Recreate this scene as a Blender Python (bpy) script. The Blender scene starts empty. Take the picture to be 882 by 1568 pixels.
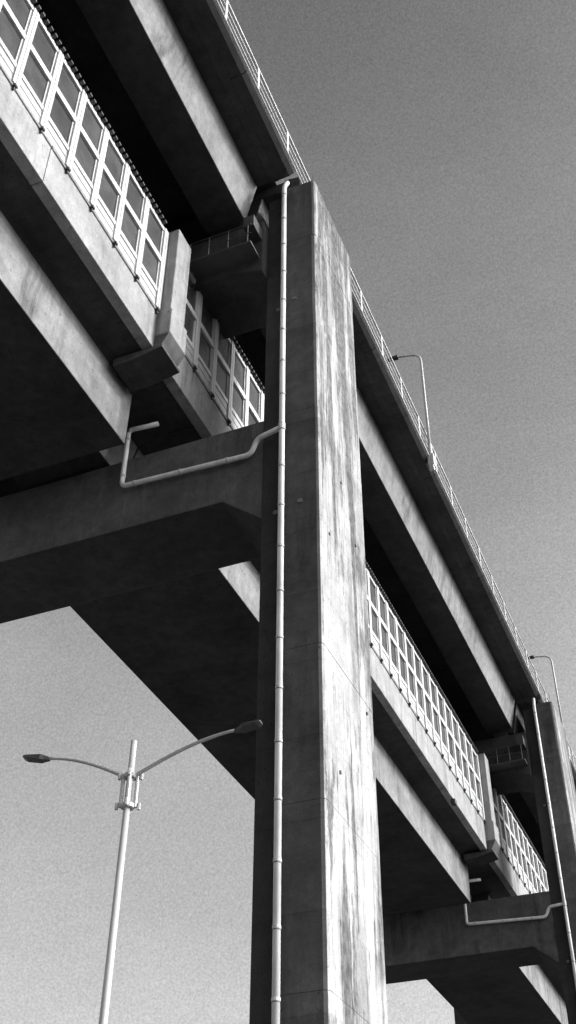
import bpy, bmesh, math, random
from mathutils import Vector, Matrix
random.seed(4)
ZO=1.6
scene=bpy.context.scene
scene.view_settings.view_transform='Standard'
scene.view_settings.look='None'
scene.view_settings.exposure=0

# ---------------- materials ----------------
def nt(mat):
    mat.use_nodes=True
    t=mat.node_tree; t.nodes.clear(); return t
def math_(t,op,a,b=None,clamp=False):
    n=t.nodes.new('ShaderNodeMath'); n.operation=op; n.use_clamp=clamp
    for i,v in enumerate((a,b)):
        if v is None: continue
        if isinstance(v,(int,float)): n.inputs[i].default_value=v
        else: t.links.new(v,n.inputs[i])
    return n.outputs[0]
def rng(t,v,a,b,c,d):
    n=t.nodes.new('ShaderNodeMapRange'); n.clamp=True
    t.links.new(v,n.inputs[0])
    for i,x in enumerate((a,b,c,d)): n.inputs[i+1].default_value=x
    return n.outputs[0]
def noise(t,co,scale,detail=5,rough=.55,sc=(1,1,1),loc=(0,0,0)):
    m=t.nodes.new('ShaderNodeMapping'); m.inputs['Scale'].default_value=sc; m.inputs['Location'].default_value=loc
    t.links.new(co,m.inputs['Vector'])
    n=t.nodes.new('ShaderNodeTexNoise'); n.inputs['Scale'].default_value=scale
    n.inputs['Detail'].default_value=detail; n.inputs['Roughness'].default_value=rough
    t.links.new(m.outputs[0],n.inputs['Vector']); return n.outputs['Fac']
def warped(t,co,amt):
    n=t.nodes.new('ShaderNodeTexNoise'); n.inputs['Scale'].default_value=1.6; n.inputs['Detail'].default_value=5
    n.inputs['Roughness'].default_value=.65
    t.links.new(co,n.inputs['Vector'])
    a=t.nodes.new('ShaderNodeVectorMath'); a.operation='SUBTRACT'; t.links.new(n.outputs['Color'],a.inputs[0]); a.inputs[1].default_value=(.5,.5,.5)
    b=t.nodes.new('ShaderNodeVectorMath'); b.operation='SCALE'; t.links.new(a.outputs[0],b.inputs[0]); b.inputs['Scale'].default_value=amt
    c=t.nodes.new('ShaderNodeVectorMath'); c.operation='ADD'; t.links.new(co,c.inputs[0]); t.links.new(b.outputs[0],c.inputs[1])
    return c.outputs[0]
def concrete(name,base,streak=.5,mott=.35,joint=0.,rough=.85,sfreq=2.2,thr=(.5,.66),bump=.3,jz=1.87,jph=0.,lstreak=0.,along=False,pier=False):
    mat=bpy.data.materials.new(name); t=nt(mat)
    tc=t.nodes.new('ShaderNodeTexCoord'); co=tc.outputs['Object']
    cw=warped(t,co,.16)
    s=noise(t,cw,sfreq,7,.65,(1,1,.09))
    s=rng(t,s,thr[0],thr[1],0,1)
    s2=noise(t,cw,sfreq*3.5,4,.6,(1,1,.07),(3,7,1)); s2=rng(t,s2,.5,.72,0,.6)
    gate=rng(t,noise(t,co,.35,3,.5,(1,1,.6),(9,2,5)),.42,.6,.15,1)
    s=math_(t,'MULTIPLY',math_(t,'MAXIMUM',s,s2),gate)
    sep=t.nodes.new('ShaderNodeSeparateXYZ'); t.links.new(co,sep.inputs[0])
    if pier:
        n3=noise(t,cw,2.3,5,.6,(1,1,.05),(2,11,4))
        head=rng(t,sep.outputs[2],18,33.5,0,.15)
        s3=rng(t,math_(t,'ADD',n3,head),.56,.64,0,.95)
        n4=noise(t,cw,1.9,6,.65,(1,1,.2),(14,1,4))
        s4=rng(t,n4,.55,.63,0,.9)
        n5=noise(t,cw,7,4,.65,(1,1,.045),(4,1,9))
        s5=rng(t,math_(t,'ADD',n5,math_(t,'MULTIPLY',head,.8)),.57,.68,0,.75)
        s=math_(t,'MAXIMUM',math_(t,'MAXIMUM',s,s5),math_(t,'MAXIMUM',s3,s4))
        s=math_(t,'MULTIPLY',s,rng(t,noise(t,co,6,6,.7,(1,1,.6),(1,8,2)),.3,.6,.6,1))
    f=math_(t,'SUBTRACT',1,math_(t,'MULTIPLY',s,streak))
    if lstreak>0:
        l=rng(t,noise(t,cw,sfreq*1.7,5,.6,(1,1,.08),(21,4,8)),.56,.72,0,lstreak)
        f=math_(t,'ADD',f,l)
    m=noise(t,co,.55,8,.6); m=rng(t,m,.3,.7,1-mott,1+mott)
    m2=noise(t,co,3.1,7,.7); m2=rng(t,m2,.3,.7,1-mott*.7,1+mott*.7)
    m3=noise(t,co,30,4,.75); m3=rng(t,m3,.25,.75,.72,1.25)
    spots=rng(t,noise(t,co,11,2,.5,(1,1,.8),(5,5,5)),.68,.74,1,.45)
    v=math_(t,'MULTIPLY',math_(t,'MULTIPLY',f,m),math_(t,'MULTIPLY',m2,m3))
    v=math_(t,'MULTIPLY',v,spots)
    if joint>0:
        wz=math_(t,'ADD',sep.outputs[2],math_(t,'MULTIPLY',noise(t,co,1.2,3),.08))
        fr=math_(t,'FRACT',math_(t,'ADD',math_(t,'DIVIDE',wz,jz),jph))
        ln=rng(t,fr,0,.022,1-joint,1)
        under=rng(t,fr,.80,1.0,1,1-joint*.35)
        pz=math_(t,'FLOOR',math_(t,'ADD',math_(t,'DIVIDE',wz,jz),jph))
        wn=t.nodes.new('ShaderNodeTexWhiteNoise'); wn.noise_dimensions='1D'; t.links.new(pz,wn.inputs['W'])
        lv=rng(t,wn.outputs['Value'],0,1,.88,1.12)
        v=math_(t,'MULTIPLY',v,math_(t,'MULTIPLY',ln,math_(t,'MULTIPLY',lv,under)))
    if along:
        fr=math_(t,'FRACT',math_(t,'DIVIDE',sep.outputs[1],2.4))
        v=math_(t,'MULTIPLY',v,rng(t,fr,0,.012,.8,1))
    v=math_(t,'MULTIPLY',v,base)
    v=math_(t,'MINIMUM',math_(t,'MAXIMUM',v,.012),.8)
    cb=t.nodes.new('ShaderNodeCombineColor')
    for i in range(3): t.links.new(v,cb.inputs[i])
    b=t.nodes.new('ShaderNodeBsdfPrincipled'); b.inputs['Roughness'].default_value=rough
    b.inputs['Specular IOR Level'].default_value=.2
    t.links.new(cb.outputs[0],b.inputs['Base Color'])
    bp=t.nodes.new('ShaderNodeBump'); bp.inputs['Strength'].default_value=bump; bp.inputs['Distance'].default_value=.03
    hh=math_(t,'ADD',noise(t,co,14,6,.7),math_(t,'MULTIPLY',noise(t,co,1.6,3,.5),1.2))
    t.links.new(hh,bp.inputs['Height']); t.links.new(bp.outputs[0],b.inputs['Normal'])
    o=t.nodes.new('ShaderNodeOutputMaterial'); t.links.new(b.outputs[0],o.inputs[0]); return mat
def plain(name,base,rough=.5,metal=0,var=.15,vs=4,sc=(1,1,.3)):
    mat=bpy.data.materials.new(name); t=nt(mat)
    tc=t.nodes.new('ShaderNodeTexCoord'); co=tc.outputs['Object']
    m=rng(t,noise(t,co,vs,6,.65,sc),.3,.7,1-var,1+var)
    v=math_(t,'MULTIPLY',m,base)
    cb=t.nodes.new('ShaderNodeCombineColor')
    for i in range(3): t.links.new(v,cb.inputs[i])
    b=t.nodes.new('ShaderNodeBsdfPrincipled'); b.inputs['Roughness'].default_value=rough; b.inputs['Metallic'].default_value=metal
    t.links.new(cb.outputs[0],b.inputs['Base Color'])
    o=t.nodes.new('ShaderNodeOutputMaterial'); t.links.new(b.outputs[0],o.inputs[0]); return mat

m_front =concrete('pier_concrete_shaded',.082,.6,.34,.35,sfreq=1.6,lstreak=.35,jph=.72)  # pier faces away from the sun: shade put into a darker base
m_side  =concrete('pier_concrete_sunlit_weathered',.335,.85,.2,.2,sfreq=1.7,thr=(.48,.6),lstreak=.25,jph=.72,pier=True)  # same concrete painted lighter for the sunlit +X face, plus water streaks
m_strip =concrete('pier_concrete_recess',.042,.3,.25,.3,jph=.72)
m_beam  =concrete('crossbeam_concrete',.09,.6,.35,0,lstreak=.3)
m_girder=concrete('girder_concrete_sunlit',.19,.65,.32,0,sfreq=1.6,along=True)  # sunlit girder webs: sunlight put into a lighter base colour
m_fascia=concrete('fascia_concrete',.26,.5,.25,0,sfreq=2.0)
m_soffit=concrete('soffit_concrete_shaded',.042,.2,.35,0,along=True)  # undersides: shade put into a darker concrete colour
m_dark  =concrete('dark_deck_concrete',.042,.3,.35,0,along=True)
m_white =plain('white_painted_steel',.46,.45,0,.2)
m_grime =plain('louver_steel',.34,.5,0,.22)
m_pipe  =plain('white_pvc_pipe',.68,.3,0,.25,2.5)
m_collar=plain('pipe_collar',.48,.5,0,.2)
m_pole  =plain('galvanised_pole',.42,.4,0,.12,3)
m_head  =plain('lamp_housing',.035,.4,0,.1)
m_rail  =plain('railing_paint',.5,.5,0,.15)
m_steel =plain('dark_steel',.035,.6,0,.2)
m_asph  =plain('asphalt',.05,.9,0,.3,20,(1,1,1))
m_pave  =plain('pavement_concrete',.13,.9,0,.2,5,(1,1,1))
m_paint =plain('road_paint',.75,.7,0,.15,6,(1,1,1))
m_ground=plain('ground_soil',.075,.95,0,.3,.6,(1,1,1))
m_kerb  =plain('kerb_stone',.25,.9,0,.2,6,(1,1,1))
def glassm():
    mat=bpy.data.materials.new('tinted_pane'); t=nt(mat)
    tc=t.nodes.new('ShaderNodeTexCoord'); co=tc.outputs['Object']
    sep=t.nodes.new('ShaderNodeSeparateXYZ'); t.links.new(co,sep.inputs[0])
    a=math_(t,'FLOOR',math_(t,'DIVIDE',math_(t,'SUBTRACT',sep.outputs[1],17.75),1.205))
    c=math_(t,'FLOOR',math_(t,'DIVIDE',sep.outputs[2],1.5))
    wn=t.nodes.new('ShaderNodeTexWhiteNoise'); wn.noise_dimensions='1D'; t.links.new(math_(t,'ADD',a,math_(t,'MULTIPLY',c,17.3)),wn.inputs['W'])
    v=math_(t,'MULTIPLY',rng(t,wn.outputs['Value'],0,1,.04,.07),rng(t,noise(t,co,1.5,5,.6),.3,.7,.7,1.3))
    cb=t.nodes.new('ShaderNodeCombineColor')
    for i in range(3): t.links.new(v,cb.inputs[i])
    b=t.nodes.new('ShaderNodeBsdfPrincipled'); b.inputs['Roughness'].default_value=.25
    t.links.new(cb.outputs[0],b.inputs['Base Color'])
    o=t.nodes.new('ShaderNodeOutputMaterial'); t.links.new(b.outputs[0],o.inputs[0]); return mat
m_glass=glassm()

# ---------------- mesh builder ----------------
class B:
    def __init__(s): s.v=[];s.f=[]
    def add(s,v,f):
        o=len(s.v); s.v+= [(x,y,z+ZO) for x,y,z in v]; s.f+=[tuple(i+o for i in q) for q in f]
    def box(s,x0,x1,y0,y1,z0,z1):
        s.add([(x0,y0,z0),(x1,y0,z0),(x1,y1,z0),(x0,y1,z0),(x0,y0,z1),(x1,y0,z1),(x1,y1,z1),(x0,y1,z1)],
              [(3,2,1,0),(4,5,6,7),(0,1,5,4),(1,2,6,5),(2,3,7,6),(3,0,4,7)])
    def _pr(s,v,n):
        s.add(v,[tuple(range(n)),tuple(reversed(range(n,2*n)))]+[(i,i+n,(i+1)%n+n,(i+1)%n) for i in range(n)])
    def prismY(s,p,y0,y1): s._pr([(x,y0,z) for x,z in p]+[(x,y1,z) for x,z in p],len(p))
    def prismX(s,p,x0,x1): s._pr([(x0,y,z) for y,z in p]+[(x1,y,z) for y,z in p],len(p))
    def prismZ(s,p,z0,z1): s._pr([(x,y,z0) for x,y in p]+[(x,y,z1) for x,y in p],len(p))
    def tube(s,pts,r,n=10,r2=None):
        pts=[Vector(p) for p in pts]; v=[];f=[]; m=len(pts)
        for i,p in enumerate(pts):
            d=(pts[min(i+1,m-1)]-pts[max(i-1,0)]).normalized()
            a=d.cross(Vector((.13,.05,1)) if abs(d.z)<.9 else Vector((1,0,0))).normalized(); b=d.cross(a)
            rr=r if r2 is None else r+(r2-r)*i/(m-1)
            for j in range(n):
                t=2*math.pi*j/n; q=p+a*rr*math.cos(t)+b*rr*math.sin(t); v.append(tuple(q))
        for i in range(m-1):
            for j in range(n): f.append((i*n+j,i*n+(j+1)%n,(i+1)*n+(j+1)%n,(i+1)*n+j))
        f.append(tuple(range(n))); f.append(tuple(range((m-1)*n,m*n))); s.add(v,f)
    def obj(s,name,mat,parent=None,bevel=0,smooth=False,seg=2,xmat=None,dmat=None):
        me=bpy.data.meshes.new(name); me.from_pydata(s.v,[],s.f); me.update()
        bm=bmesh.new(); bm.from_mesh(me); bmesh.ops.recalc_face_normals(bm,faces=bm.faces[:]); bm.to_mesh(me); bm.free()
        o=bpy.data.objects.new(name,me); scene.collection.objects.link(o); me.materials.append(mat)
        me.materials.append(xmat or mat); me.materials.append(dmat or mat)
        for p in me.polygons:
            if xmat and p.normal.x>.6: p.material_index=1  # sunlit copy of the concrete on +X faces
            if dmat and p.normal.z<-.6: p.material_index=2  # shade-darkened copy on downward faces
        if smooth:
            for p in me.polygons: p.use_smooth=len(p.vertices)==4
        if bevel:
            md=o.modifiers.new('bevel','BEVEL'); md.width=bevel; md.segments=seg; md.limit_method='ANGLE'; md.harden_normals=False
        if parent: o.parent=parent
        return o
def empty(name):
    e=bpy.data.objects.new(name,None); scene.collection.objects.link(e); return e
def bend(pts,r=.15,n=5):
    pts=[Vector(p) for p in pts]; out=[pts[0]]
    for i in range(1,len(pts)-1):
        p=pts[i]; a=(pts[i-1]-p); b=(pts[i+1]-p); ra=min(r,a.length*.45,b.length*.45)
        s=p+a.normalized()*ra; e=p+b.normalized()*ra
        for k in range(n+1):
            t=k/n; out.append(s*(1-t)**2+p*2*t*(1-t)+e*t*t)
    out.append(pts[-1]); return out

# ---------------- bridge ----------------
bridge=empty('double_deck_viaduct')
S=34.9; CX=-15.45
mir=lambda x:2*CX-x
PIERS=[-1,0,1,2,3,4]
X1,X2=-9.13,-7.483
pier=B(); strip=B(); cb=B(); ucb=B(); bear=B()
for k in PIERS:
    y=20+S*k
    zt=32.06
    # shaft cast in lifts: a few mm of offset between lifts breaks up the edges
    levels=[-1.6]+[v for v in [-1.6+.9+3.74*i for i in range(9)] if v<zt-1]+[zt]
    for i in range(len(levels)-1):
        c=.10+random.uniform(-.012,.015); ox=random.uniform(-.005,.005); oy=random.uniform(-.005,.005)
        xa=X2+ox; ya=y+oy
        g=.003 if i<len(levels)-2 else 0
        pier.prismZ([(-8.54,ya),(xa-c,ya),(xa-c*.35,ya+c*.35),(xa,ya+c),(xa,ya+3.476-c),(xa-c,ya+3.476),(X1+.05,ya+3.476),(X1+.05,ya+.5),(-8.54,ya+.5)],levels[i],levels[i+1]-g)
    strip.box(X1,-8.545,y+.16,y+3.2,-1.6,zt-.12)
    m=[(mir(a),b) for a,b in [(X1,y),(X2,y),(X2,y+3.476),(X1,y+3.476)]]
    pier.prismZ(m,-1.6,zt)
    xl=mir(X1)-.02; xr=X1+.02
    prof=[(xr,21.95),(xr,18.45),(xr-1.15,19.4),(xl+1.15,19.4),(xl,18.45),(xl,21.95)]
    cb.prismY(prof,y+.18,y+2.75)
    ucb.prismY([(xr,30.4),(xr,27.9),(xr-1.0,28.25),(xl+1.0,28.25),(xl,27.9),(xl,30.4)],y-.25,y+2.1)
    for gx in (-10.46,-13.8,-17.1,-20.44):
        for yy in (y-.1,y+1.2): bear.box(gx-.35,gx+.35,yy+.1,yy+.6,30.4,30.77)
    for gx in (-14.6,-16.3):
        bear.box(gx-.4,gx+.4,y+.5,y+2.2,21.95,22.15)
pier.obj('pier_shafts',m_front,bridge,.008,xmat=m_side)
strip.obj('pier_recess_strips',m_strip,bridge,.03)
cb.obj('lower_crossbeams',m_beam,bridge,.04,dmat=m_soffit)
ucb.obj('upper_crossbeams',m_dark,bridge,.04)
bear.obj('bearings',m_steel,bridge)
an=B()
for k in PIERS: an.tube([(-7.62,19.98+.3+S*k,32.0),(-7.62,20.28+S*k,32.75)],.012,6)
an.obj('lightning_rods',m_steel,bridge)

lg=B(); fas=B(); ug=B(); ud=B(); edge=B(); brk=B(); col=B()
win=B(); panes=B(); louv=B(); clamp=B(); roof=B(); wk=B()
for k in range(0,5):
    e=19.18+S*k; s0=e-S+3.9
    sec=[(-12.8,21.5),(-12.76,23.35),(-12.6,23.52),(-11.75,23.56),(-11.75,23.9),(mir(-11.75),23.9),(mir(-11.75),23.56),(mir(-12.6),23.52),(mir(-12.76),23.35),(mir(-12.8),21.5)]
    lg.prismY(sec,s0,e)
    seat=[(-14.0,22.15),(-13.6,23.3),(-12.8,23.53),(-11.8,23.56),(-11.8,23.88),(mir(-11.8),23.88),(mir(-11.8),23.56),(mir(-12.8),23.53),(mir(-13.6),23.3),(mir(-14.0),22.15)]
    lg.prismY(seat,e+.002,e+1.9); lg.prismY(seat,e+1.95,e+3.898)
    a=17.9+S*k; b0=18.85+S*(k-1)
    for mm in (0,1):
        q=(lambda x:x) if not mm else mir
        def bx(Bb,xa,xb,*r):
            xa,xb=sorted((q(xa),q(xb))); Bb.box(xa,xb,*r)
        L=(a-b0)/6
        for i in range(6):
            jx=random.uniform(-.006,.006)
            bx(fas,-11.748,-11.42+jx,b0+L*i+.012,b0+L*(i+1)-.012,23.45,24.86)
            bx(fas,-11.6,-11.38+jx,b0+L*i+.012,b0+L*(i+1)-.012,24.862,24.94)
        bx(col,-11.6,-11.02,a,a+.82,24.9,28.62)
        bx(col,-11.72,-10.95,a-.05,a+.90,23.9,24.898)
        pp=[(q(-11.72),23.898),(q(-10.95),23.898),(q(-11.2),23.4),(q(-11.72),23.4)]
        brk.prismY(pp,a-.05,a+.90)
        brk.prismY([(q(-12.6),23.398),(q(-11.1),23.398),(q(-11.1),23.30),(q(-12.0),23.12),(q(-12.6),23.12)],a-.12,a+.95)
        n=28; W=1.205
        for i in range(n+1):
            py=17.75+S*k-W*i
            bx(win,-11.5,-11.34,py-.115,py-.010,24.95,28.5)
            bx(win,-11.5,-11.34,py+.010,py+.115,24.95,28.5)
            bx(clamp,-11.4,-11.30,py-.05,py+.05,24.83,24.91)
            bx(clamp,-11.4,-11.34,py-.02,py+.02,24.72,24.83)
        y0=17.75+S*k-W*n; y1=17.75+S*k
        for zc,h,d in ((25.62,.08,-11.37),(26.98,.11,-11.355),(28.42,.08,-11.37)):
            for i in range(n):
                bx(win,-11.48,d,y0+W*i+.117,y0+W*(i+1)-.117,zc-h,zc+h)
        for j in range(4):
            z=24.965+j*.145
            for i in range(n):
                bx(louv,-11.47,-11.39-.01*(j%2),y0+W*i+.117,y0+W*(i+1)-.117,z,z+.13)
        bx(panes,-11.47,-11.44,y0,y1,25.55,28.45)
        for i in range(n):
            for z0,z1 in ((25.70,26.87),(27.09,28.34)):
                u0=y0+W*i+.117;u1=y0+W*(i+1)-.117
                bx(win,-11.438,-11.40,u0,u0+.05,z0,z1); bx(win,-11.438,-11.40,u1-.05,u1,z0,z1)
        for i in range(int((y1-y0)/.2)):
            bx(roof,-11.55,-11.24,y0+i*.2,y0+i*.2+.11,28.502,28.57)
    roof.box(mir(-11.5),-11.5,18.9+S*(k-1),17.8+S*k,28.575,28.63)
    ue=19.8+S*k; us=ue-S+.45
    for gx in (-10.46,-13.8,-17.1,-20.44):
        w=.69
        if gx==-10.46: p=[(-9.767,30.77),(-9.40,32.45),(-11.5,32.45),(-11.15,30.77)]
        elif gx==-20.44: p=[(mir(-9.767),30.77),(mir(-9.40),32.45),(mir(-11.5),32.45),(mir(-11.15),30.77)]
        else: p=[(gx+w,30.77),(gx+w+.2,32.45),(gx-w-.2,32.45),(gx-w,30.77)]
        ug.prismY(p,us,ue)
    ud.box(mir(-8.62),-8.62,us,ue,32.452,32.9)
    for q in ((lambda x:x),mir):
        pp=[(q(-8.618),32.38),(q(-8.25),32.40),(q(-8.08),32.5),(q(-8.08),32.95),(q(-8.45),33.02),(q(-8.618),33.02)]
        nseg=9
        for i in range(nseg):
            L=(ue-us)/nseg
            edge.prismY(pp,us+L*i+.01,us+L*(i+1)-.01)
        pp=[(q(-8.9),32.451),(q(-8.9),32.41),(q(-8.72),32.37),(q(-8.62),32.37),(q(-8.62),32.451)]
        edge.prismY(pp,us,ue)
    y=20+S*k
    wk.box(-11.3,X1-.05,y-1.0,y-.3,28.42,28.5)
    for xx in (-11.25,-10.6,-9.95,-9.3):
        wk.tube([(xx,y-.98,28.5),(xx,y-.98,29.35)],.02,6)
    for z in (28.9,29.35): wk.tube([(-11.3,y-.98,z),(-9.2,y-.98,z)],.02,6)
    wk.box(-9.5,-9.15,y-.9,y-.02,29.4,29.9)
lg.obj('track_box_girders',m_beam,bridge,.03,xmat=m_girder,dmat=m_soffit)  # sun and shade painted by facing: light +X webs, dark undersides
fas.obj('track_deck_fascia',m_fascia,bridge,.02)
col.obj('barrier_end_columns',m_fascia,bridge,.03)
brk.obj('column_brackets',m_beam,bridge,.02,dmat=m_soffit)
win.obj('window_frames',m_white,bridge)
louv.obj('window_sill_louvers',m_grime,bridge)
panes.obj('window_panes',m_glass,bridge)
clamp.obj('post_clamps',m_steel,bridge)
roof.obj('barrier_roof',m_steel,bridge)
ug.obj('road_deck_girders',m_dark,bridge,.03,xmat=m_girder,dmat=m_soffit)  # painted sunlit tone on +X webs, dark unlit tone on the rest
ud.obj('road_deck_slab',m_dark,bridge)
edge.obj('deck_edge_beams',m_dark,bridge,.015)
wk.obj('inspection_walkways',m_steel,bridge)
rd=B(); rd.box(mir(-8.9),-8.9,-14,195,32.905,32.93); rd.obj('deck_roadway',m_asph,bridge)
cd=B(); cd.tube([(-8.03,-14,32.60),(-8.03,195,32.60)],.03,8)
cd.obj('edge_conduit',m_collar,bridge,smooth=True)
sp=B()
for yy in (46.8,81.7):
    sp.box(-11.5,-11.28,yy-.16,yy+.16,23.12,23.36); sp.box(-11.46,-11.40,yy-.03,yy+.03,23.36,23.46)
sp.obj('fascia_loudspeakers',m_steel,bridge,.03)

PO=.24
dp=B(); dc=B(); db=B()
for k in PIERS:
    y=20+S*k
    dp.tube(bend([(-8.42,y-PO,-1.5),(-8.42,y-PO,31.85),(-8.42,y+.0,32.4)],.2),.078,14)
    z=-1.2
    while z<31.8:
        dc.tube([(-8.42,y-PO,z-.03),(-8.42,y-PO,z+.03)],.088,14)
        db.tube([(-8.42,y-PO,z-.055),(-8.42,y-PO,z-.033)],.084,14)
        z+=1.305
    path=bend([(-12.4,y+.12,22.98),(-13.3,y+.04,22.98),(-13.3,y+.04,20.84),(-9.42,y+.04,20.66),(-9.2,y-.05,21.08),(-8.42,y-PO,21.06)],.16)
    dp.tube(path,.072,12)
    for x in (-12.9,-11.5,-10.1): dc.tube([(x-.03,y+.04,20.84-(13.3+x)*.046),(x+.03,y+.04,20.84-(13.3+x)*.046)],.086,10)
    for z in (21.2,22.6): dc.tube([(-13.3,y+.04,z-.04),(-13.3,y+.04,z+.04)],.086,10)
    dc.tube([(-8.42,y-PO,20.95),(-8.42,y-PO,21.18)],.095,12)
    for xx,z in ((-8.0,18.55),(-8.15,26.4)):
        db.tube([(xx,y-.05,z),(xx,y+.01,z)],.07,10)
    db.tube([(-8.72,y+.10,18.5),(-8.72,y+.17,18.5)],.07,10)
    db.tube([(-8.72,y+.10,26.3),(-8.72,y+.17,26.3)],.07,10)
    for yy,z in ((.6,17.8),(2.6,18.9),(1.6,20.3),(2.9,14.0),(.9,11.5)):
        db.tube([(X2-.01,y+yy,z),(X2+.035,y+yy,z)],.045,8)
dp.obj('drain_pipes',m_pipe,bridge,smooth=True)
dc.obj('pipe_collars',m_collar,bridge)
m_boss=plain('steel_boss',.12,.6,0,.2)
db.obj('pipe_seams_and_bosses',m_boss,bridge)

ra=B()
for q in ((lambda x:x),mir):
    yy=14.55-2.4*12
    while yy<195:
        xs=sorted((q(-8.21),q(-8.13)))
        ra.box(xs[0],xs[1],yy-.055,yy+.055,33.0,34.28)
        yy+=2.4
    for z,r in ((34.30,.035),(33.9,.02),(33.5,.02)):
        ra.tube([(q(-8.16),-14,z),(q(-8.16),195,z)],r,8)
ra.obj('deck_railing',m_rail)

def deck_lamp(y,nm):
    e=empty(nm)
    p=B(); p.tube(bend([(-7.98,y,32.3),(-7.98,y,38.95),(-9.0,y-.12,39.05)],.45,8),.06,10,.038)
    p.obj('pole',m_pole,e,smooth=True)
    b=B(); b.box(-8.1,-7.84,y-.14,y+.14,32.1,32.7); b.tube([(-7.98,y,32.7),(-7.98,y,33.3)],.095,10)
    b.prismX([(y-.14,32.098),(y+.14,32.098),(y+.05,31.85),(y-.05,31.85)],-8.08,-7.88)
    b.obj('base_bracket',m_pole,e,.02)
    h=B(); h.prismY([(-8.95,39.1),(-9.05,39.14),(-9.45,39.1),(-9.5,39.02),(-8.98,38.98)],y-.22,y-.02)
    h.obj('lamp_head',m_head,e,.015)
for i,y in enumerate((7.8,34.6,61.4,88.2,115)): deck_lamp(y,'deck_lamp')

sl=empty('street_lamp')
lx,ly=-9.54,15.82
p=B(); p.tube([(lx-.12,ly+.02,-1.3),(lx,ly,10.07)],.085,14,.055)
p.tube([(lx-.12,ly+.02,-1.6),(lx-.12,ly+.02,-1.0)],.14,14)
p.obj('pole',m_pole,sl,smooth=True)
p=B()
for z in (9.38,8.82):
    p.tube([(lx,ly,z-.035),(lx,ly,z+.035)],.12,14)
    for an_ in (0.4,2.0,3.5,5.1):
        dx,dy=math.cos(an_),math.sin(an_)
        p.tube([(lx+dx*.1,ly+dy*.1,z),(lx+dx*.2,ly+dy*.2,z)],.022,6)
        p.tube([(lx+dx*.19,ly+dy*.19,z-.06),(lx+dx*.19,ly+dy*.19,z+.06)],.03,6)
for an_ in (0.4,2.0,3.5,5.1):
    dx,dy=math.cos(an_),math.sin(an_)
    p.tube([(lx+dx*.125,ly+dy*.125,8.8),(lx+dx*.125,ly+dy*.125,9.42)],.035,8)
p.obj('pole_collar',m_pole,sl)
for nm,tip in (('left',(-11.50,15.33,9.90)),('right',(-7.06,15.80,9.92))):
    T=Vector(tip); A=Vector((lx,ly,9.36)); d=(T-A); dh=Vector((d.x,d.y,0)); L=dh.length; dh.normalize()
    hl=.5
    pts=[]
    for i in range(13):
        t=i/12; rr=(L-hl)*t
        pts.append(A+dh*(rr+.05)+Vector((0,0,(d.z-.06)*math.sin(t*math.pi/2))))
    q=B(); q.tube(pts,.038,10,.028); q.obj('arm_'+nm,m_pole,sl,smooth=True)
    hb=B(); side=Vector((-dh.y,dh.x,0)); st=pts[-1]
    dirv=(T-st).normalized(); L2=(T-st).length; up=Vector((0,0,1))
    secs=[(-.05,.035,.03,.035),(.05,.06,.05,.05),(.12,.10,.06,.055),(L2*.85,.11,.03,.04),(L2,.08,.015,.02)]
    v=[]
    for s_,w,u_,dn in secs:
        c=st+dirv*s_
        for a_,b_ in ((-1,-dn),(1,-dn),(.6,u_),(-.6,u_)): v.append(tuple(c+side*w*a_+up*b_))
    f=[]
    for i in range(len(secs)-1):
        for j in range(4): f.append((i*4+j,i*4+(j+1)%4,(i+1)*4+(j+1)%4,(i+1)*4+j))
    f+=[(0,1,2,3),tuple(range(len(v)-4,len(v)))]
    hb.add(v,f); hb.obj('lamp_head_'+nm,m_head,sl,.01)

# ---------------- ground ----------------
g=B(); g.add([(-1500,-1500,-1.6),(1500,-1500,-1.6),(1500,1500,-1.6),(-1500,1500,-1.6)],[(0,1,2,3)]); g.obj('ground',m_ground)
r=B(); r.box(2.5,16,-300,500,-1.7,-1.596); r.obj('road',m_asph)
r=B()
for i in range(-40,70): r.box(9.1,9.25,i*7,i*7+3,-1.65,-1.592)
r.box(3.0,3.15,-300,500,-1.65,-1.592); r.box(15.4,15.55,-300,500,-1.65,-1.592); r.obj('road_markings',m_paint)
r=B(); r.box(2.3,2.5,-300,500,-1.7,-1.46); r.box(16,16.2,-300,500,-1.7,-1.46); r.obj('kerb',m_kerb,None,.02)
r=B(); r.box(-26,2.298,-300,500,-1.7,-1.47); r.obj('pavement',m_pave)

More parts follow.
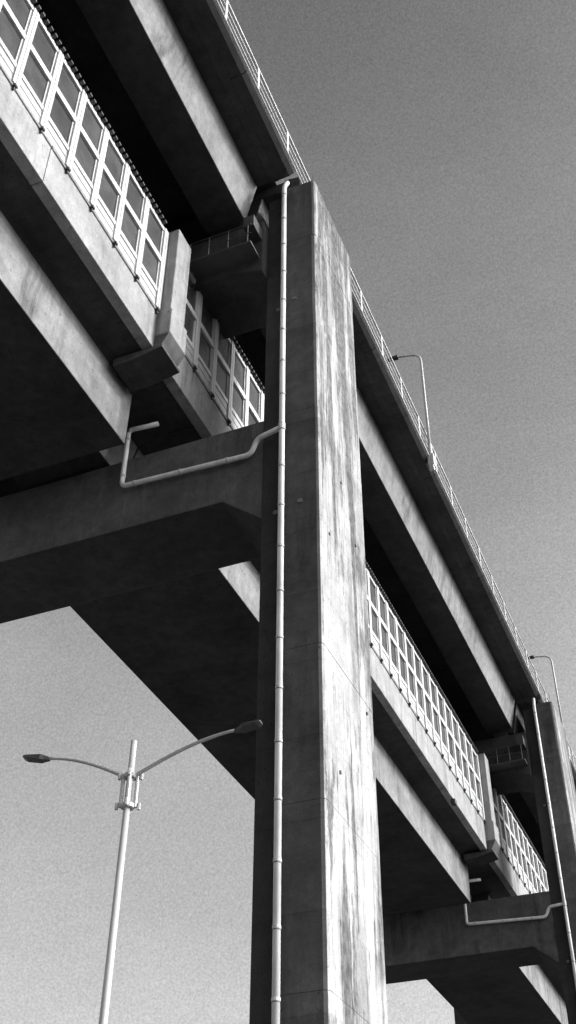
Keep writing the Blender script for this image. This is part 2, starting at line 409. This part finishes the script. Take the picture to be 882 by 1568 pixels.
# ---------------- light ----------------
EL,AZ=20.,77.
w=bpy.data.worlds.new('World'); scene.world=w; w.use_nodes=True; t=w.node_tree; t.nodes.clear()
sky=t.nodes.new('ShaderNodeTexSky'); sky.sky_type='NISHITA'; sky.sun_disc=False
sky.sun_elevation=math.radians(EL); sky.sun_rotation=math.radians(AZ); sky.air_density=1.0; sky.dust_density=6.; sky.ozone_density=1.
sc=t.nodes.new('ShaderNodeSeparateColor'); t.links.new(sky.outputs[0],sc.inputs[0])
tc=t.nodes.new('ShaderNodeTexCoord')
gs=t.nodes.new('ShaderNodeSeparateXYZ'); t.links.new(tc.outputs['Generated'],gs.inputs[0])
haze=rng(t,gs.outputs[2],.95,.45,1.1,2.35)        # thicker haze towards the horizon
cl=rng(t,noise(t,tc.outputs['Generated'],2.2,5,.55,(1,1,2.0),(4,1,3)),.42,.75,1.0,1.3)
gr=rng(t,noise(t,tc.outputs['Generated'],560,2,.7),.25,.75,.78,1.22)
v=math_(t,'MULTIPLY',math_(t,'ADD',math_(t,'MULTIPLY',sc.outputs[0],.4),math_(t,'MULTIPLY',sc.outputs[1],.6)),math_(t,'MULTIPLY',haze,math_(t,'MULTIPLY',cl,gr)))
cc=t.nodes.new('ShaderNodeCombineColor')
for i in range(3): t.links.new(v,cc.inputs[i])
bg=t.nodes.new('ShaderNodeBackground'); bg.inputs['Strength'].default_value=.15
t.links.new(cc.outputs[0],bg.inputs[0])
wo=t.nodes.new('ShaderNodeOutputWorld'); t.links.new(bg.outputs[0],wo.inputs[0])
sd=bpy.data.lights.new('sun','SUN'); sd.energy=2.0; sd.angle=math.radians(.5); sd.color=(1,1,1)
so=bpy.data.objects.new('sun',sd); scene.collection.objects.link(so)
d=Vector((math.sin(math.radians(AZ))*math.cos(math.radians(EL)),math.cos(math.radians(AZ))*math.cos(math.radians(EL)),math.sin(math.radians(EL))))
so.rotation_euler=d.to_track_quat('Z','Y').to_euler(); so.location=(30,10,60)

# ---------------- camera ----------------
cam=bpy.data.cameras.new('camera'); co=bpy.data.objects.new('camera',cam); scene.collection.objects.link(co)
R=Matrix.Rotation(math.radians(22.62),4,'Z')@Matrix.Rotation(math.radians(90+40.192),4,'X')@Matrix.Rotation(math.radians(.292),4,'Z')
co.matrix_world=Matrix.Translation((0,0,1.6))@R
cam.sensor_fit='VERTICAL'; cam.sensor_height=36; cam.lens=36*1756.9/1568; cam.clip_end=5000
scene.camera=co
